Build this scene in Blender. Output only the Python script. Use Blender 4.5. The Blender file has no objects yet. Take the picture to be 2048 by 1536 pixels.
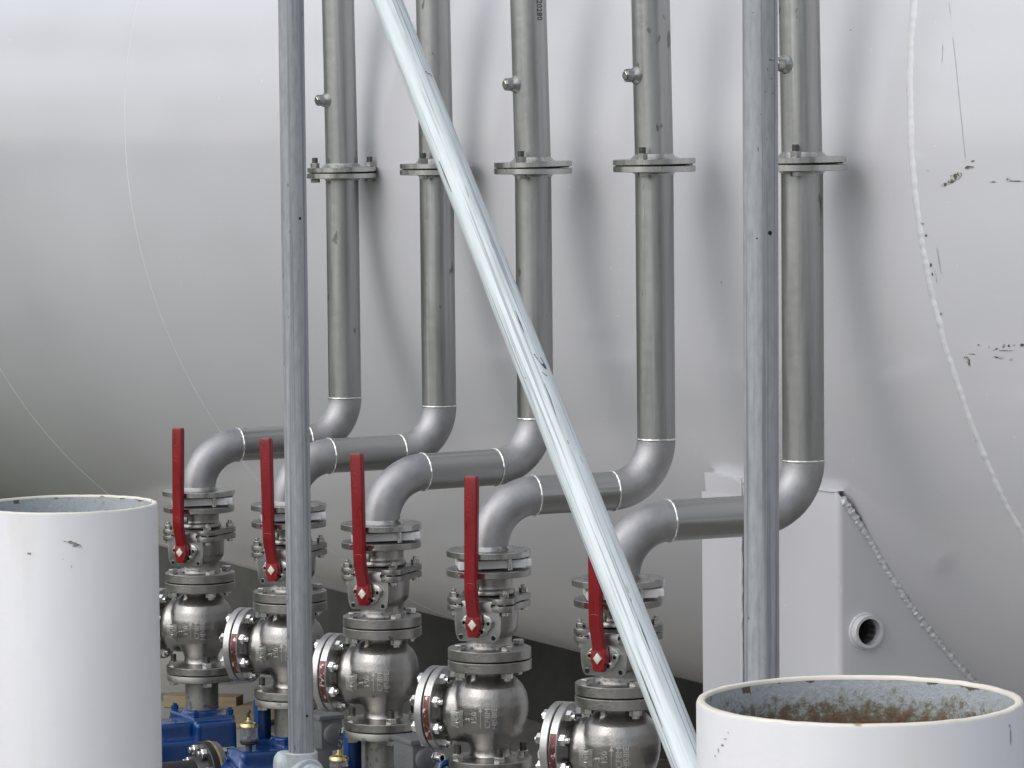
import bpy, bmesh, math, random
from mathutils import Vector, Matrix
from mathutils.bvhtree import BVHTree
import mathutils.noise as mn
R = math.radians
sc = bpy.context.scene
random.seed(7)

# ------------------------------------------------------------------ camera
CAMZ = 2.45
F = 7600.0
pitch = math.atan((768 - 230) / F); roll = -0.010
fw = Vector((0, math.cos(pitch), -math.sin(pitch)))
up0 = Vector((1, 0, 0)).cross(fw)
rt = Vector((1, 0, 0)) * math.cos(roll) + up0 * math.sin(roll)
up = rt.cross(fw)
CP = Vector((0, 0, CAMZ))
cam = bpy.data.objects.new('camera', bpy.data.cameras.new('camera'))
sc.collection.objects.link(cam)
M = Matrix.Identity(4)
for i in range(3):
    M[i][0] = rt[i]; M[i][1] = up[i]; M[i][2] = -fw[i]; M[i][3] = CP[i]
cam.matrix_world = M
cam.data.sensor_width = 36; cam.data.lens = F / 2048 * 36
cam.data.clip_start = 0.05; cam.data.clip_end = 400
sc.camera = cam

def ray(px, py):
    return (fw * F + rt * (px - 1024) + up * (768 - py))
def at(px, py, Y):
    d = ray(px, py); return CP + d * (Y / d.y)

# ------------------------------------------------------------------ sky and sun (bright overcast)
w = bpy.data.worlds.new('World'); sc.world = w; w.use_nodes = True
nt = w.node_tree; bg = nt.nodes['Background']
SUN_EL, SUN_AZ = 44, 238          # degrees; azimuth clockwise from +Y
sky = nt.nodes.new('ShaderNodeTexSky'); sky.sky_type = 'NISHITA'; sky.sun_disc = False
sky.sun_elevation = R(SUN_EL); sky.sun_rotation = R(SUN_AZ)
sky.air_density = 1.0; sky.dust_density = 2.5; sky.ozone_density = 1.0
hs = nt.nodes.new('ShaderNodeHueSaturation'); hs.inputs['Saturation'].default_value = 0.33
nt.links.new(sky.outputs[0], hs.inputs['Color'])
# cloud cover: soft streaky variation of the sky itself
tc = nt.nodes.new('ShaderNodeTexCoord'); mp = nt.nodes.new('ShaderNodeMapping'); mp.inputs['Scale'].default_value = (1, 1, 3.2)
nz = nt.nodes.new('ShaderNodeTexNoise'); nz.inputs['Scale'].default_value = 3.0; nz.inputs['Detail'].default_value = 4
rp = nt.nodes.new('ShaderNodeValToRGB'); rp.color_ramp.elements[0].position = .38; rp.color_ramp.elements[1].position = .62
rp.color_ramp.elements[0].color = (.50, .51, .54, 1); rp.color_ramp.elements[1].color = (1.5, 1.49, 1.49, 1)
mx = nt.nodes.new('ShaderNodeMix'); mx.data_type = 'RGBA'; mx.blend_type = 'MULTIPLY'; mx.inputs[0].default_value = 1
nt.links.new(tc.outputs['Generated'], mp.inputs[0]); nt.links.new(mp.outputs[0], nz.inputs['Vector'])
nt.links.new(nz.outputs['Fac'], rp.inputs[0])
nt.links.new(hs.outputs[0], mx.inputs[6]); nt.links.new(rp.outputs[0], mx.inputs[7])
nt.links.new(mx.outputs[2], bg.inputs['Color'])
bg.inputs['Strength'].default_value = 0.15
sl = bpy.data.lights.new('sun', 'SUN'); sl.energy = 1.0; sl.angle = R(105); sl.color = (1.0, .975, .95)
so = bpy.data.objects.new('sun', sl); sc.collection.objects.link(so)
az = R(SUN_AZ); el = R(SUN_EL)
sdir = Vector((math.sin(az) * math.cos(el), math.cos(az) * math.cos(el), math.sin(el)))
so.rotation_euler = sdir.to_track_quat('Z', 'Y').to_euler()
sc.view_settings.view_transform = 'Standard'; sc.view_settings.look = 'None'
sc.view_settings.exposure = 0.13; sc.view_settings.gamma = 1.0
sc.cycles.max_bounces = 8

# ------------------------------------------------------------------ materials
def nodemat(name):
    m = bpy.data.materials.new(name); m.use_nodes = True
    t = m.node_tree; return m, t, t.nodes['Principled BSDF']
def mat(name, col, rough=.5, metal=0., var=.12, scale=(6, 6, 6), rvar=.1, bump=0., bscale=120, tint=None, spec=.5,
        spots=None, spot_scale=40, spot_thr=.68, coat=0., streak=None, det=6, rampw=.2, objrand=True, spotstretch=(1, 1, 1), var2=0.):
    m, t, b = nodemat(name); N = t.nodes; L = t.links
    tc = N.new('ShaderNodeTexCoord'); mp = N.new('ShaderNodeMapping'); mp.inputs['Scale'].default_value = scale
    oi = N.new('ShaderNodeObjectInfo'); vm = N.new('ShaderNodeVectorMath'); vm.operation = 'MULTIPLY_ADD'
    L.new(oi.outputs['Random'], vm.inputs[0]); vm.inputs[1].default_value = (7.3, 5.1, 9.7) if objrand else (0, 0, 0); L.new(tc.outputs['Object'], vm.inputs[2]); OC = vm.outputs[0]
    L.new(OC, mp.inputs[0])
    n = N.new('ShaderNodeTexNoise'); n.inputs['Scale'].default_value = 1; n.inputs['Detail'].default_value = det
    n.inputs['Roughness'].default_value = .62
    L.new(mp.outputs[0], n.inputs['Vector'])
    r = N.new('ShaderNodeValToRGB'); e = r.color_ramp.elements; e[0].position = .5 - rampw; e[1].position = .5 + rampw
    tc2 = tint or col
    e[0].color = tuple(max(0, c * (1 - var)) for c in col) + (1,)
    e[1].color = tuple(min(1, c * (1 + var)) for c in tc2) + (1,)
    L.new(n.outputs['Fac'], r.inputs[0]); out = r.outputs[0]
    if streak:
        m2 = N.new('ShaderNodeMapping'); m2.inputs['Scale'].default_value = streak[0]
        n2 = N.new('ShaderNodeTexNoise'); n2.inputs['Scale'].default_value = 1; n2.inputs['Detail'].default_value = 5
        L.new(OC, m2.inputs[0]); L.new(m2.outputs[0], n2.inputs['Vector'])
        r2 = N.new('ShaderNodeValToRGB'); r2.color_ramp.elements[0].position = streak[2]; r2.color_ramp.elements[1].position = streak[3]
        mxx = N.new('ShaderNodeMix'); mxx.data_type = 'RGBA'; mxx.inputs[7].default_value = tuple(streak[1]) + (1,)
        L.new(n2.outputs['Fac'], r2.inputs[0]); L.new(r2.outputs[0], mxx.inputs[0]); L.new(out, mxx.inputs[6]); out = mxx.outputs[2]
    if spots:
        m3 = N.new('ShaderNodeMapping'); m3.inputs['Scale'].default_value = spotstretch
        n3 = N.new('ShaderNodeTexNoise'); n3.inputs['Scale'].default_value = spot_scale; n3.inputs['Detail'].default_value = 3
        L.new(OC, m3.inputs[0]); L.new(m3.outputs[0], n3.inputs['Vector'])
        r3 = N.new('ShaderNodeValToRGB'); r3.color_ramp.elements[0].position = spot_thr; r3.color_ramp.elements[1].position = spot_thr + .03
        mxx = N.new('ShaderNodeMix'); mxx.data_type = 'RGBA'; mxx.inputs[7].default_value = tuple(spots) + (1,)
        L.new(n3.outputs['Fac'], r3.inputs[0]); L.new(r3.outputs[0], mxx.inputs[0]); L.new(out, mxx.inputs[6]); out = mxx.outputs[2]
    L.new(out, b.inputs['Base Color'])
    mr = N.new('ShaderNodeMapRange'); mr.inputs['From Min'].default_value = .5 - rampw; mr.inputs['From Max'].default_value = .5 + rampw
    mr.inputs['To Min'].default_value = max(.02, rough - rvar); mr.inputs['To Max'].default_value = min(1, rough + rvar)
    L.new(n.outputs['Fac'], mr.inputs[0]); L.new(mr.outputs[0], b.inputs['Roughness'])
    b.inputs['Metallic'].default_value = metal; b.inputs['Specular IOR Level'].default_value = spec
    b.inputs['Coat Weight'].default_value = coat; b.inputs['Coat Roughness'].default_value = .12
    if bump:
        nb = N.new('ShaderNodeTexNoise'); nb.inputs['Scale'].default_value = bscale; nb.inputs['Detail'].default_value = 4 if bscale > 5 else 1.5
        L.new(tc.outputs['Object'], nb.inputs['Vector'])
        bp = N.new('ShaderNodeBump'); bp.inputs['Strength'].default_value = 1; bp.inputs['Distance'].default_value = bump
        L.new(nb.outputs['Fac'], bp.inputs['Height']); L.new(bp.outputs[0], b.inputs['Normal'])
    return m
MT = {}
MT['tank'] = mat('tank_paint', (.63, .635, .665), .22, var=.09, scale=(.7, .7, 2.2), rvar=.06, bump=.007, bscale=1.3, det=2, rampw=.45, objrand=False, coat=.45,
                 spots=(.78, .78, .76), spot_scale=60, spot_thr=.735)
MT['tankweld'] = mat('weld_paint', (.66, .67, .69), .35, var=.05, scale=(30, 30, 30), bump=.0009, bscale=90)
MT['chip'] = mat('chipped_paint', (.10, .10, .09), .8, var=.6, scale=(60, 60, 60), spots=(.45, .44, .38), spot_scale=70, spot_thr=.52)
MT['scratch'] = mat('scratch_mark', (.42, .43, .45), .7, var=.3, scale=(60, 60, 60))
MT['pipe'] = mat('stainless_pipe', (.37, .375, .37), .36, 1.0, var=.17, scale=(28, 28, 2.0), rvar=.09, bump=.0004, bscale=40,
                 streak=((60, 60, .8), (.46, .47, .47), .60, .70), spots=(.19, .195, .19), spot_scale=30, spot_thr=.68, spotstretch=(1, 1, .4))
MT['elbow'] = mat('blasted_elbow', (.40, .40, .41), .55, 1.0, var=.17, scale=(22, 22, 22), rvar=.07, bump=.0005, bscale=160)
MT['wbead'] = mat('bright_weld', (.85, .85, .82), .22, 1.0, var=.15, scale=(90, 90, 90), rvar=.1)
MT['machined'] = mat('machined_steel', (.50, .50, .485), .27, 1.0, var=.07, scale=(34, 34, 6), rvar=.1)
MT['cast'] = mat('cast_stainless', (.355, .345, .33), .34, 1.0, var=.14, scale=(20, 20, 14), rvar=.06, bump=.0007, bscale=170,
                 spots=(.19, .18, .165), spot_scale=26, spot_thr=.70)
MT['letters'] = mat('cast_letter_face', (.68, .67, .65), .38, 1.0, var=.1, scale=(40, 40, 40))
MT['bolt'] = mat('bolt_steel', (.62, .62, .60), .24, 1.0, var=.18, scale=(60, 60, 60))
MT['stud'] = mat('dark_stud', (.10, .10, .10), .45, .9, var=.3, scale=(50, 50, 300))
MT['nutdark'] = mat('dull_nut', (.30, .30, .29), .35, 1.0, var=.2, scale=(60, 60, 60))
MT['gap'] = mat('dark_gasket', (.02, .02, .02), .8, var=.1)
MT['red'] = mat('red_lever_paint', (.21, .004, .008), .33, var=.14, scale=(30, 30, 12), coat=.2, bump=.0004, bscale=200)
MT['redsticker'] = mat('red_sticker', (.09, .013, .016), .4, var=.35, scale=(90, 90, 90), spots=(.5, .45, .42), spot_scale=120, spot_thr=.6)
MT['whitecard'] = mat('white_card', (.66, .67, .67), .6, var=.04)
MT['galv'] = mat('galvanised_pole', (.36, .378, .40), .56, .30, var=.17, scale=(150, 150, 34), rvar=.12, bump=.0005, bscale=70,
                 streak=((150, 150, 1.6), (.21, .222, .245), .50, .68), spots=(.13, .13, .14), spot_scale=70, spot_thr=.71, spotstretch=(1, 1, .35))
MT['galvlight'] = mat('fresh_galvanised', (.63, .695, .705), .55, .20, var=.12, scale=(120, 120, 12), rvar=.1, bump=.0004, bscale=80,
                      streak=((260, 260, 2.6), (.36, .41, .43), .53, .62), spots=(.14, .16, .18), spot_scale=44, spot_thr=.745, spotstretch=(1, 1, .25))
MT['galvcast'] = mat('cast_galvanised_fitting', (.60, .65, .67), .5, .4, var=.1, scale=(25, 25, 25), bump=.0012, bscale=120)
MT['hole'] = mat('drilled_hole', (.006, .006, .006), .9, var=.1)
MT['whitepost'] = mat('white_post_paint', (.745, .75, .775), .40, var=.04, scale=(4, 4, 2), rvar=.06, bump=.0004, bscale=60,
                      streak=((11, 11, 1.6), (.66, .655, .61), .55, .78), spots=(.45, .43, .38), spot_scale=20, spot_thr=.775)
MT['rim'] = mat('worn_rim', (.80, .77, .66), .5, var=.12, scale=(12, 12, 12), spots=(.42, .30, .18), spot_scale=22, spot_thr=.68)
MT['blue'] = mat('blue_enamel', (.002, .040, .165), .24, var=.2, scale=(12, 12, 12), rvar=.06, coat=.4, bump=.0012, bscale=40)
MT['black'] = mat('black_pipe_paint', (.014, .014, .016), .38, var=.3, scale=(20, 20, 20))
MT['gasket'] = mat('fibre_gasket', (.26, .21, .10), .8, var=.4, scale=(70, 70, 70))
MT['brass'] = mat('brass', (.62, .52, .26), .25, 1.0, var=.15, scale=(60, 60, 60))
MT['grey'] = mat('cast_alu_grey', (.15, .16, .165), .5, .35, var=.12, scale=(14, 14, 14), bump=.0009, bscale=130)
MT['nozzle'] = mat('grey_nozzle', (.26, .26, .24), .42, .8, var=.2, scale=(18, 18, 18), spots=(.16, .16, .15), spot_scale=40, spot_thr=.62)
MT['wood'] = mat('timber', (.31, .25, .155), .75, var=.25, scale=(3, 40, 40))
MT['concrete'] = mat('concrete_floor', (.33, .32, .29), .85, var=.16, scale=(1.2, 1.2, 1.2), rvar=.05, bump=.003, bscale=30,
                     spots=(.19, .185, .17), spot_scale=1.7, spot_thr=.60)
MT['shade_dark'] = mat('under_tank_shade', (.045, .045, .04), .9, var=.6, scale=(2, 2, 2))  # near-black colour stands in for shade below the tank
MT['darkening_grass'] = mat('unseen_dark_grass', (.045, .06, .03), .95, var=.4, scale=(2, 2, 2), spots=(.10, .09, .05), spot_scale=5, spot_thr=.58)  # unseen ground, coloured dark so the lower tank turns darker
MT['reflection_ring'] = mat('unseen_treeline', (.035, .045, .03), .9, var=.4, scale=(.3, .3, .3))  # dark colour meant for reflections in pipes and tank
MT['palegrey'] = mat('nameplate_frame', (.5, .54, .58), .4, .4, var=.1)
# glass and oil
m, t, b = nodemat('oiler_glass'); b.inputs['Base Color'].default_value = (.75, .74, .74, 1); b.inputs['Roughness'].default_value = .06
b.inputs['Transmission Weight'].default_value = .85; b.inputs['IOR'].default_value = 1.3; MT['glass'] = m
m, t, b = nodemat('amber_oil'); b.inputs['Base Color'].default_value = (.10, .012, .006, 1); b.inputs['Roughness'].default_value = .1; MT['oil'] = m
# inside of the posts: pale paint, flaked at the lip, rust gathering lower down
def inside_mat(name, rust_top, rust_len):
    m, t, b = nodemat(name); N = t.nodes; L = t.links
    tc = N.new('ShaderNodeTexCoord'); sp = N.new('ShaderNodeSeparateXYZ'); L.new(tc.outputs['Object'], sp.inputs[0])
    n = N.new('ShaderNodeTexNoise'); n.inputs['Scale'].default_value = 85; n.inputs['Detail'].default_value = 9; n.inputs['Roughness'].default_value = .75
    L.new(tc.outputs['Object'], n.inputs['Vector'])
    mr = N.new('ShaderNodeMapRange'); mr.inputs['From Min'].default_value = rust_top; mr.inputs['From Max'].default_value = rust_top - rust_len
    mr.inputs['To Min'].default_value = -.13; mr.inputs['To Max'].default_value = .20
    L.new(sp.outputs['Z'], mr.inputs[0])
    ad = N.new('ShaderNodeMath'); L.new(n.outputs['Fac'], ad.inputs[0]); L.new(mr.outputs[0], ad.inputs[1])
    r = N.new('ShaderNodeValToRGB'); e = r.color_ramp.elements
    e[0].position = .42; e[0].color = (.47, .52, .55, 1); e[1].position = .80; e[1].color = (.15, .06, .03, 1)
    x = e.new(.52); x.color = (.36, .39, .37, 1); x = e.new(.60); x.color = (.20, .17, .12, 1)
    L.new(ad.outputs[0], r.inputs[0])
    n2 = N.new('ShaderNodeTexNoise'); n2.inputs['Scale'].default_value = 38; n2.inputs['Detail'].default_value = 5
    mp = N.new('ShaderNodeMapping'); mp.inputs['Scale'].default_value = (1, 1, .8); mp.inputs['Location'].default_value = (3, 1, 2)
    L.new(tc.outputs['Object'], mp.inputs[0]); L.new(mp.outputs[0], n2.inputs['Vector'])
    mr2 = N.new('ShaderNodeMapRange'); mr2.inputs['From Min'].default_value = -.022; mr2.inputs['From Max'].default_value = 0
    mr2.inputs['To Min'].default_value = -.10; mr2.inputs['To Max'].default_value = .10; L.new(sp.outputs['Z'], mr2.inputs[0])
    a2 = N.new('ShaderNodeMath'); L.new(n2.outputs['Fac'], a2.inputs[0]); L.new(mr2.outputs[0], a2.inputs[1])
    r2 = N.new('ShaderNodeValToRGB'); r2.color_ramp.elements[0].position = .61; r2.color_ramp.elements[1].position = .63; L.new(a2.outputs[0], r2.inputs[0])
    mxx = N.new('ShaderNodeMix'); mxx.data_type = 'RGBA'; mxx.inputs[7].default_value = (.14, .12, .09, 1)
    L.new(r2.outputs[0], mxx.inputs[0]); L.new(r.outputs[0], mxx.inputs[6]); L.new(mxx.outputs[2], b.inputs['Base Color'])
    b.inputs['Roughness'].default_value = .65
    bp = N.new('ShaderNodeBump'); bp.inputs['Distance'].default_value = .004; L.new(n.outputs['Fac'], bp.inputs['Height']); L.new(bp.outputs[0], b.inputs['Normal'])
    return m
MT['inside'] = inside_mat('post_inside', -.008, .042); MT['inside2'] = inside_mat('post_inside_clean', -.06, .2)

# ------------------------------------------------------------------ mesh helpers
def basis(axis):
    a = Vector(axis).normalized()
    h = Vector((0, 0, 1)) if abs(a.z) < .9 else Vector((1, 0, 0))
    u = h.cross(a).normalized(); v = a.cross(u)
    return a, u, v
class MB:
    def __init__(s): s.bm = bmesh.new(); s.sm = []
    def ring(s, c, u, v, r, n, ph=0):
        return [s.bm.verts.new(c + (u * math.cos(ph + 2 * math.pi * i / n) + v * math.sin(ph + 2 * math.pi * i / n)) * r) for i in range(n)]
    def bridge(s, a, b):
        n = len(a)
        for i in range(n): s.bm.faces.new((a[i], a[(i + 1) % n], b[(i + 1) % n], b[i]))
    def lathe(s, o, axis, prof, n=48, ph=0, closed=False):   # prof: list of (distance along axis, radius)
        o = Vector(o); a, u, v = basis(axis); rings = []
        for h, r in prof:
            rings.append(s.ring(o + a * h, u, v, r, n, ph))
        for i in range(len(rings) - 1): s.bridge(rings[i], rings[i + 1])
        if closed: s.bridge(rings[-1], rings[0])
        else:
            s.bm.faces.new(list(reversed(rings[0]))); s.bm.faces.new(rings[-1])
        return s
    def cyl(s, o, axis, h0, h1, r, n=32, ch=0., ph=0):
        if ch: return s.lathe(o, axis, [(h0, r - ch), (h0 + ch, r), (h1 - ch, r), (h1, r - ch)], n, ph)
        return s.lathe(o, axis, [(h0, r), (h1, r)], n, ph)
    def disc_hole(s, o, axis, h0, h1, r, ri, n=64, ch=.001):   # annular plate
        return s.lathe(o, axis, [(h0, ri), (h0, r - ch), (h0 + ch, r), (h1 - ch, r), (h1, r - ch), (h1, ri)], n, closed=True)
    def hexn(s, o, axis, h0, h1, r, ph=0.):
        c = r * .08
        return s.lathe(o, axis, [(h0, r - c), (h0 + c, r), (h1 - c, r), (h1, r - c)], 6, ph)
    def tube(s, pts, rad, n=32, caps=True, radf=None):
        pts = [Vector(p) for p in pts]; rings = []; u = None
        for i, p in enumerate(pts):
            d = (pts[min(i + 1, len(pts) - 1)] - pts[max(i - 1, 0)]).normalized()
            if u is None: _, u, v = basis(d)
            u = (u - d * u.dot(d)).normalized(); v = d.cross(u)
            rings.append(s.ring(p, u, v, radf(i) if radf else rad, n))
        for i in range(len(rings) - 1): s.bridge(rings[i], rings[i + 1])
        if caps: s.bm.faces.new(list(reversed(rings[0]))); s.bm.faces.new(rings[-1])
        return s
    def torus(s, o, axis, Rm, r, n=48, k=10, a0=0, a1=2 * math.pi, fn=None):
        o = Vector(o); a, u, v = basis(axis); rings = []
        full = abs(a1 - a0 - 2 * math.pi) < 1e-6
        cnt = n if full else n + 1
        for i in range(cnt):
            t = a0 + (a1 - a0) * i / n; d = u * math.cos(t) + v * math.sin(t)
            rr = fn(i) if fn else r
            rings.append([s.bm.verts.new(o + d * (Rm + rr * math.cos(2 * math.pi * j / k)) + a * rr * math.sin(2 * math.pi * j / k)) for j in range(k)])
        for i in range(cnt - 1): s.bridge(rings[i], rings[i + 1])
        if full: s.bridge(rings[-1], rings[0])
        else: s.bm.faces.new(rings[0]); s.bm.faces.new(rings[-1])
        return s
    def prism(s, poly, h, mtx=None, ch=0.):   # polygon in local xy, extruded -h/2..h/2 in local z, by mtx
        mtx = mtx or Matrix.Identity(4)
        A = [s.bm.verts.new(mtx @ Vector((x, y, -h / 2))) for x, y in poly]
        B = [s.bm.verts.new(mtx @ Vector((x, y, h / 2))) for x, y in poly]
        s.bridge(A, B); s.bm.faces.new(list(reversed(A))); f = s.bm.faces.new(B)
        if ch:
            es = list({e for v in A + B for e in v.link_edges if e.is_valid and all(x in A or x in B for x in e.verts) and ((e.verts[0] in A) == (e.verts[1] in A))})
            bmesh.ops.bevel(s.bm, geom=es, offset=ch, segments=2, affect='EDGES', profile=.6)
        return s
    def box(s, c, size, mtx=None, ch=0., seg=2):
        mtx = mtx or Matrix.Identity(4)
        r = bmesh.ops.create_cube(s.bm, size=1, matrix=mtx @ Matrix.Translation(c) @ Matrix.Diagonal((*size, 1)))
        if ch:
            es = list({e for v in r['verts'] for e in v.link_edges})
            bmesh.ops.bevel(s.bm, geom=es, offset=ch, segments=seg, affect='EDGES', profile=.6)
        return s
    def mesh(s, name, ang=35):
        bmesh.ops.recalc_face_normals(s.bm, faces=s.bm.faces)
        me = bpy.data.meshes.new(name); s.bm.to_mesh(me); s.bm.free()
        finish(me, ang); return me
    def obj(s, name, m, parent=None, ang=35):
        return link(name, s.mesh(name, ang), m, parent)
def finish(me, ang=35):
    for p in me.polygons: p.use_smooth = True
    me.set_sharp_from_angle(angle=R(ang))
def link(name, me, m, parent=None):
    o = bpy.data.objects.new(name, me); me.materials.append(MT[m] if isinstance(m, str) else m)
    sc.collection.objects.link(o)
    if parent: o.parent = parent
    return o
def empty(name, loc=(0, 0, 0), rz=0., rot=None):
    o = bpy.data.objects.new(name, None); sc.collection.objects.link(o); o.empty_display_size = .05
    o.location = loc; o.rotation_euler = rot or (0, 0, rz); return o
def tag(o, label=None, cat=None, group=None, kind=None):
    if label: o['label'] = label
    if cat: o['category'] = cat
    if group: o['group'] = group
    if kind: o['kind'] = kind
    return o
def copy_tree(o, parent=None):
    c = o.copy(); sc.collection.objects.link(c)
    if parent: c.parent = parent
    for ch in list(o.children): copy_tree(ch, c)
    return c
def remeshed(mb, voxel, smooth=6, fac=.5, name='cast'):
    me = mb.mesh(name, 180)
    o = bpy.data.objects.new('tmp', me); sc.collection.objects.link(o)
    r = o.modifiers.new('r', 'REMESH'); r.mode = 'VOXEL'; r.voxel_size = voxel
    s = o.modifiers.new('s', 'SMOOTH'); s.iterations = smooth; s.factor = fac
    dg = bpy.context.evaluated_depsgraph_get()
    me2 = bpy.data.meshes.new_from_object(o.evaluated_get(dg))
    bpy.data.objects.remove(o)
    for p in me2.polygons: p.use_smooth = True
    return me2
def text_mesh(body, size, depth, spacing=1.0):
    c = bpy.data.curves.new('txt', 'FONT'); c.body = body; c.size = size; c.extrude = depth; c.align_x = 'CENTER'; c.align_y = 'CENTER'
    c.space_character = spacing; c.resolution_u = 2
    o = bpy.data.objects.new('tmp', c); sc.collection.objects.link(o)
    dg = bpy.context.evaluated_depsgraph_get(); dg.update()
    me = bpy.data.meshes.new_from_object(o.evaluated_get(dg))
    bpy.data.objects.remove(o); return me

# ------------------------------------------------------------------ ground and surroundings
g = MB(); g.box((0, 20, -.06), (260, 260, .1)); tag(g.obj('ground', 'darkening_grass'), kind='structure')  # grass beyond the pad is added, to darken the lower tank
g = MB(); g.box((5.2, 12, -.03), (15, 30, .06)); tag(g.obj('concrete_pad', 'concrete'), kind='structure')
mb = MB(); n = 120; r0 = [];
prev = None
for ri, zf in ((75, 0), (76, 1), (90, 1.15)):
    ringv = []
    for i in range(n):
        a_ = 2 * math.pi * i / n
        h = (3.6 + 2.6 * mn.noise(Vector((math.cos(a_) * 6, math.sin(a_) * 6, 1.3)))) * zf
        ringv.append(mb.bm.verts.new((math.cos(a_) * ri, 20 + math.sin(a_) * ri, h)))
    if prev: mb.bridge(prev, ringv)
    prev = ringv
tag(mb.obj('reflection_ring', 'reflection_ring', ang=180), kind='structure')  # unseen dark horizon ring, added for the metal and gloss paint to reflect

# ------------------------------------------------------------------ big white tank
AL = .4769; TR = 1.627; TZ = CAMZ - .1216
a = Vector((math.sin(AL), -math.cos(AL), 0)); nn = Vector((math.cos(AL), math.sin(AL), 0)); UZ = Vector((0, 0, 1))
TC = Vector((.0595, 9.23, 0)) + nn * (.15 + TR); TC.z = TZ
SHEAR = -.1508
def hit(px, py):
    d = ray(px, py); o = CP - TC
    dp = d - a * d.dot(a); op = o - a * o.dot(a)
    A = dp.dot(dp); B = 2 * dp.dot(op); C = op.dot(op) - TR * TR
    D = B * B - 4 * A * C
    t_ = (-B - math.sqrt(max(D, 0))) / (2 * A); return CP + d * t_
def tcoord(p):
    q = p - TC; return q.dot(a), q.dot(nn), q.z
tank = empty('storage_tank', Vector((TC.x, TC.y, 0)))
T0, T1 = -7.0, 5.5
off = -Vector((TC.x, TC.y, 0))
mb = MB(); NS = 288; prev = None
def tank_prof():
    pr = []
    for k in range(9):
        f = k / 8 * math.pi / 2
        pr.append((T0 - .42 * math.cos(f), max(.02, TR * math.sin(f))))
    for k in range(1, 26): pr.append((T0 + (T1 - T0) * k / 26, TR))
    for k in range(8, -1, -1):
        f = k / 8 * math.pi / 2
        pr.append((T1 + .42 * math.cos(f), max(.02, TR * math.sin(f))))
    return pr
mb.lathe(TC + off, a, tank_prof(), NS)
shell = mb.obj('shell', 'tank', tank, 60)
def ringpt(t_, th, rr=TR):
    return TC + off + a * (t_ + SHEAR * TR * math.sin(th)) + (-nn * math.cos(th) + UZ * math.sin(th)) * rr
def seam(t_, r_, wob, name='weld_seam', sink=.3, step=.004, th0=-1.75, th1=1.4):
    mb = MB(); n_ = int((th1 - th0) * TR / step); pts = []
    for i in range(n_):
        th = th0 + (th1 - th0) * i / (n_ - 1)
        pts.append(ringpt(t_ + wob * mn.noise(Vector((i * step * 18, t_, 0))), th, TR - r_ * sink))
    mb.tube(pts, r_, 14, radf=lambda i: r_ * (1 + (.010 * math.sin(i * step * 300) + .034 * mn.noise(Vector((i * step * 60, 0, t_)))) * (1 if wob else .2)))
    return mb.obj(name, 'tankweld', tank, 60)
seam(1.4319, .030, .004, sink=.905)
seam(-3.0572, .0055, 0, sink=.86, step=.02); seam(-4.9296, .008, 0, sink=.84, step=.02)
seam(3.6, .006, 0, step=.02)

# saddle
c1 = tcoord(hit(1682, 1003)); c2 = tcoord(hit(1408, 985))
E_ = 1.474
# point on end plate plane at px 1405, y 1200
def plane_hit(px, py, e):   # plane (p-TC).nn = -e
    d = ray(px, py); o = CP - TC; k = (-e - o.dot(nn)) / d.dot(nn); return CP + d * k
pl = tcoord(plane_hit(1405, 1200, E_)); pm = tcoord(plane_hit(1487, 1200, E_)); pr_ = tcoord(plane_hit(1676, 1200, E_))
print('saddle', c1, c2, 'plate t', pl, pm, pr_, 'E', E_)
TL, TMm, TRr = pl[0], pm[0], pr_[0]
ZT = tcoord(plane_hit(1650, 981, E_))[2]; ZTL = tcoord(plane_hit(1440, 988, E_))[2]; print('ZT', ZT, ZTL)
print('web hit', tcoord(hit(1930, 1350)))
def L3(t_, e, z): return TC + off + a * t_ - nn * e + UZ * z
sad = empty('saddle'); sad.parent = tank
zt = lambda e: -math.sqrt(max(TR * TR - e * e, 0))
zb = -TZ
mb = MB(); th_ = .012; rc = .016
# wrapped plate: end plate + rounded corner + web following the shell underside
sec = []   # (t, e) along the section of the plate from the far edge to the web end
sec += [(TMm + .004, E_), (TMm + (TRr - TMm) * .5, E_)]
for k in range(9):
    f = k / 8 * math.pi / 2
    sec.append((TRr - rc + rc * math.sin(f), E_ - rc + rc * math.cos(f)))
for k in range(1, 40): sec.append((TRr, (E_ - rc) - (E_ * 1.75) * k / 39))
def top_z(t_, e):
    return zt(min(abs(e), E_)) - .001 if True else 0
A = []; B = []; A2 = []; B2 = []
for i, (t_, e) in enumerate(sec):
    if i < 2: zz = ZTL + (ZT - ZTL) * i
    else:
        f = min(1, max(0, (i - 2) / 8)); zz = ZT - .018 * f * f if i <= 10 else min(zt(min(abs(e), E_)) - .001, ZT - .018 - (i - 10) * .03)
    pprev = sec[max(i - 1, 0)]; pnext = sec[min(i + 1, len(sec) - 1)]
    dt = pnext[0] - pprev[0]; de = pnext[1] - pprev[1]; ln = math.hypot(dt, de); it, ie = de / ln * th_, -dt / ln * th_
    A.append(mb.bm.verts.new(L3(t_, e, zz))); B.append(mb.bm.verts.new(L3(t_, e, zb)))
    A2.append(mb.bm.verts.new(L3(t_ + it, e + ie, zz))); B2.append(mb.bm.verts.new(L3(t_ + it, e + ie, zb)))
for i in range(len(sec) - 1):
    mb.bm.faces.new((A[i], A[i + 1], B[i + 1], B[i])); mb.bm.faces.new((A2[i], B2[i], B2[i + 1], A2[i + 1])); mb.bm.faces.new((A[i], A2[i], A2[i + 1], A[i + 1]))
mb.bm.faces.new((A[0], B[0], B2[0], A2[0])); mb.bm.faces.new((A[-1], A2[-1], B2[-1], B[-1]))
for i in range(len(sec) - 1): mb.bm.faces.new((B[i], B[i + 1], B2[i + 1], B2[i]))
mb.obj('wrapper_plate', 'tank', sad, 40)
mb = MB()
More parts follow.
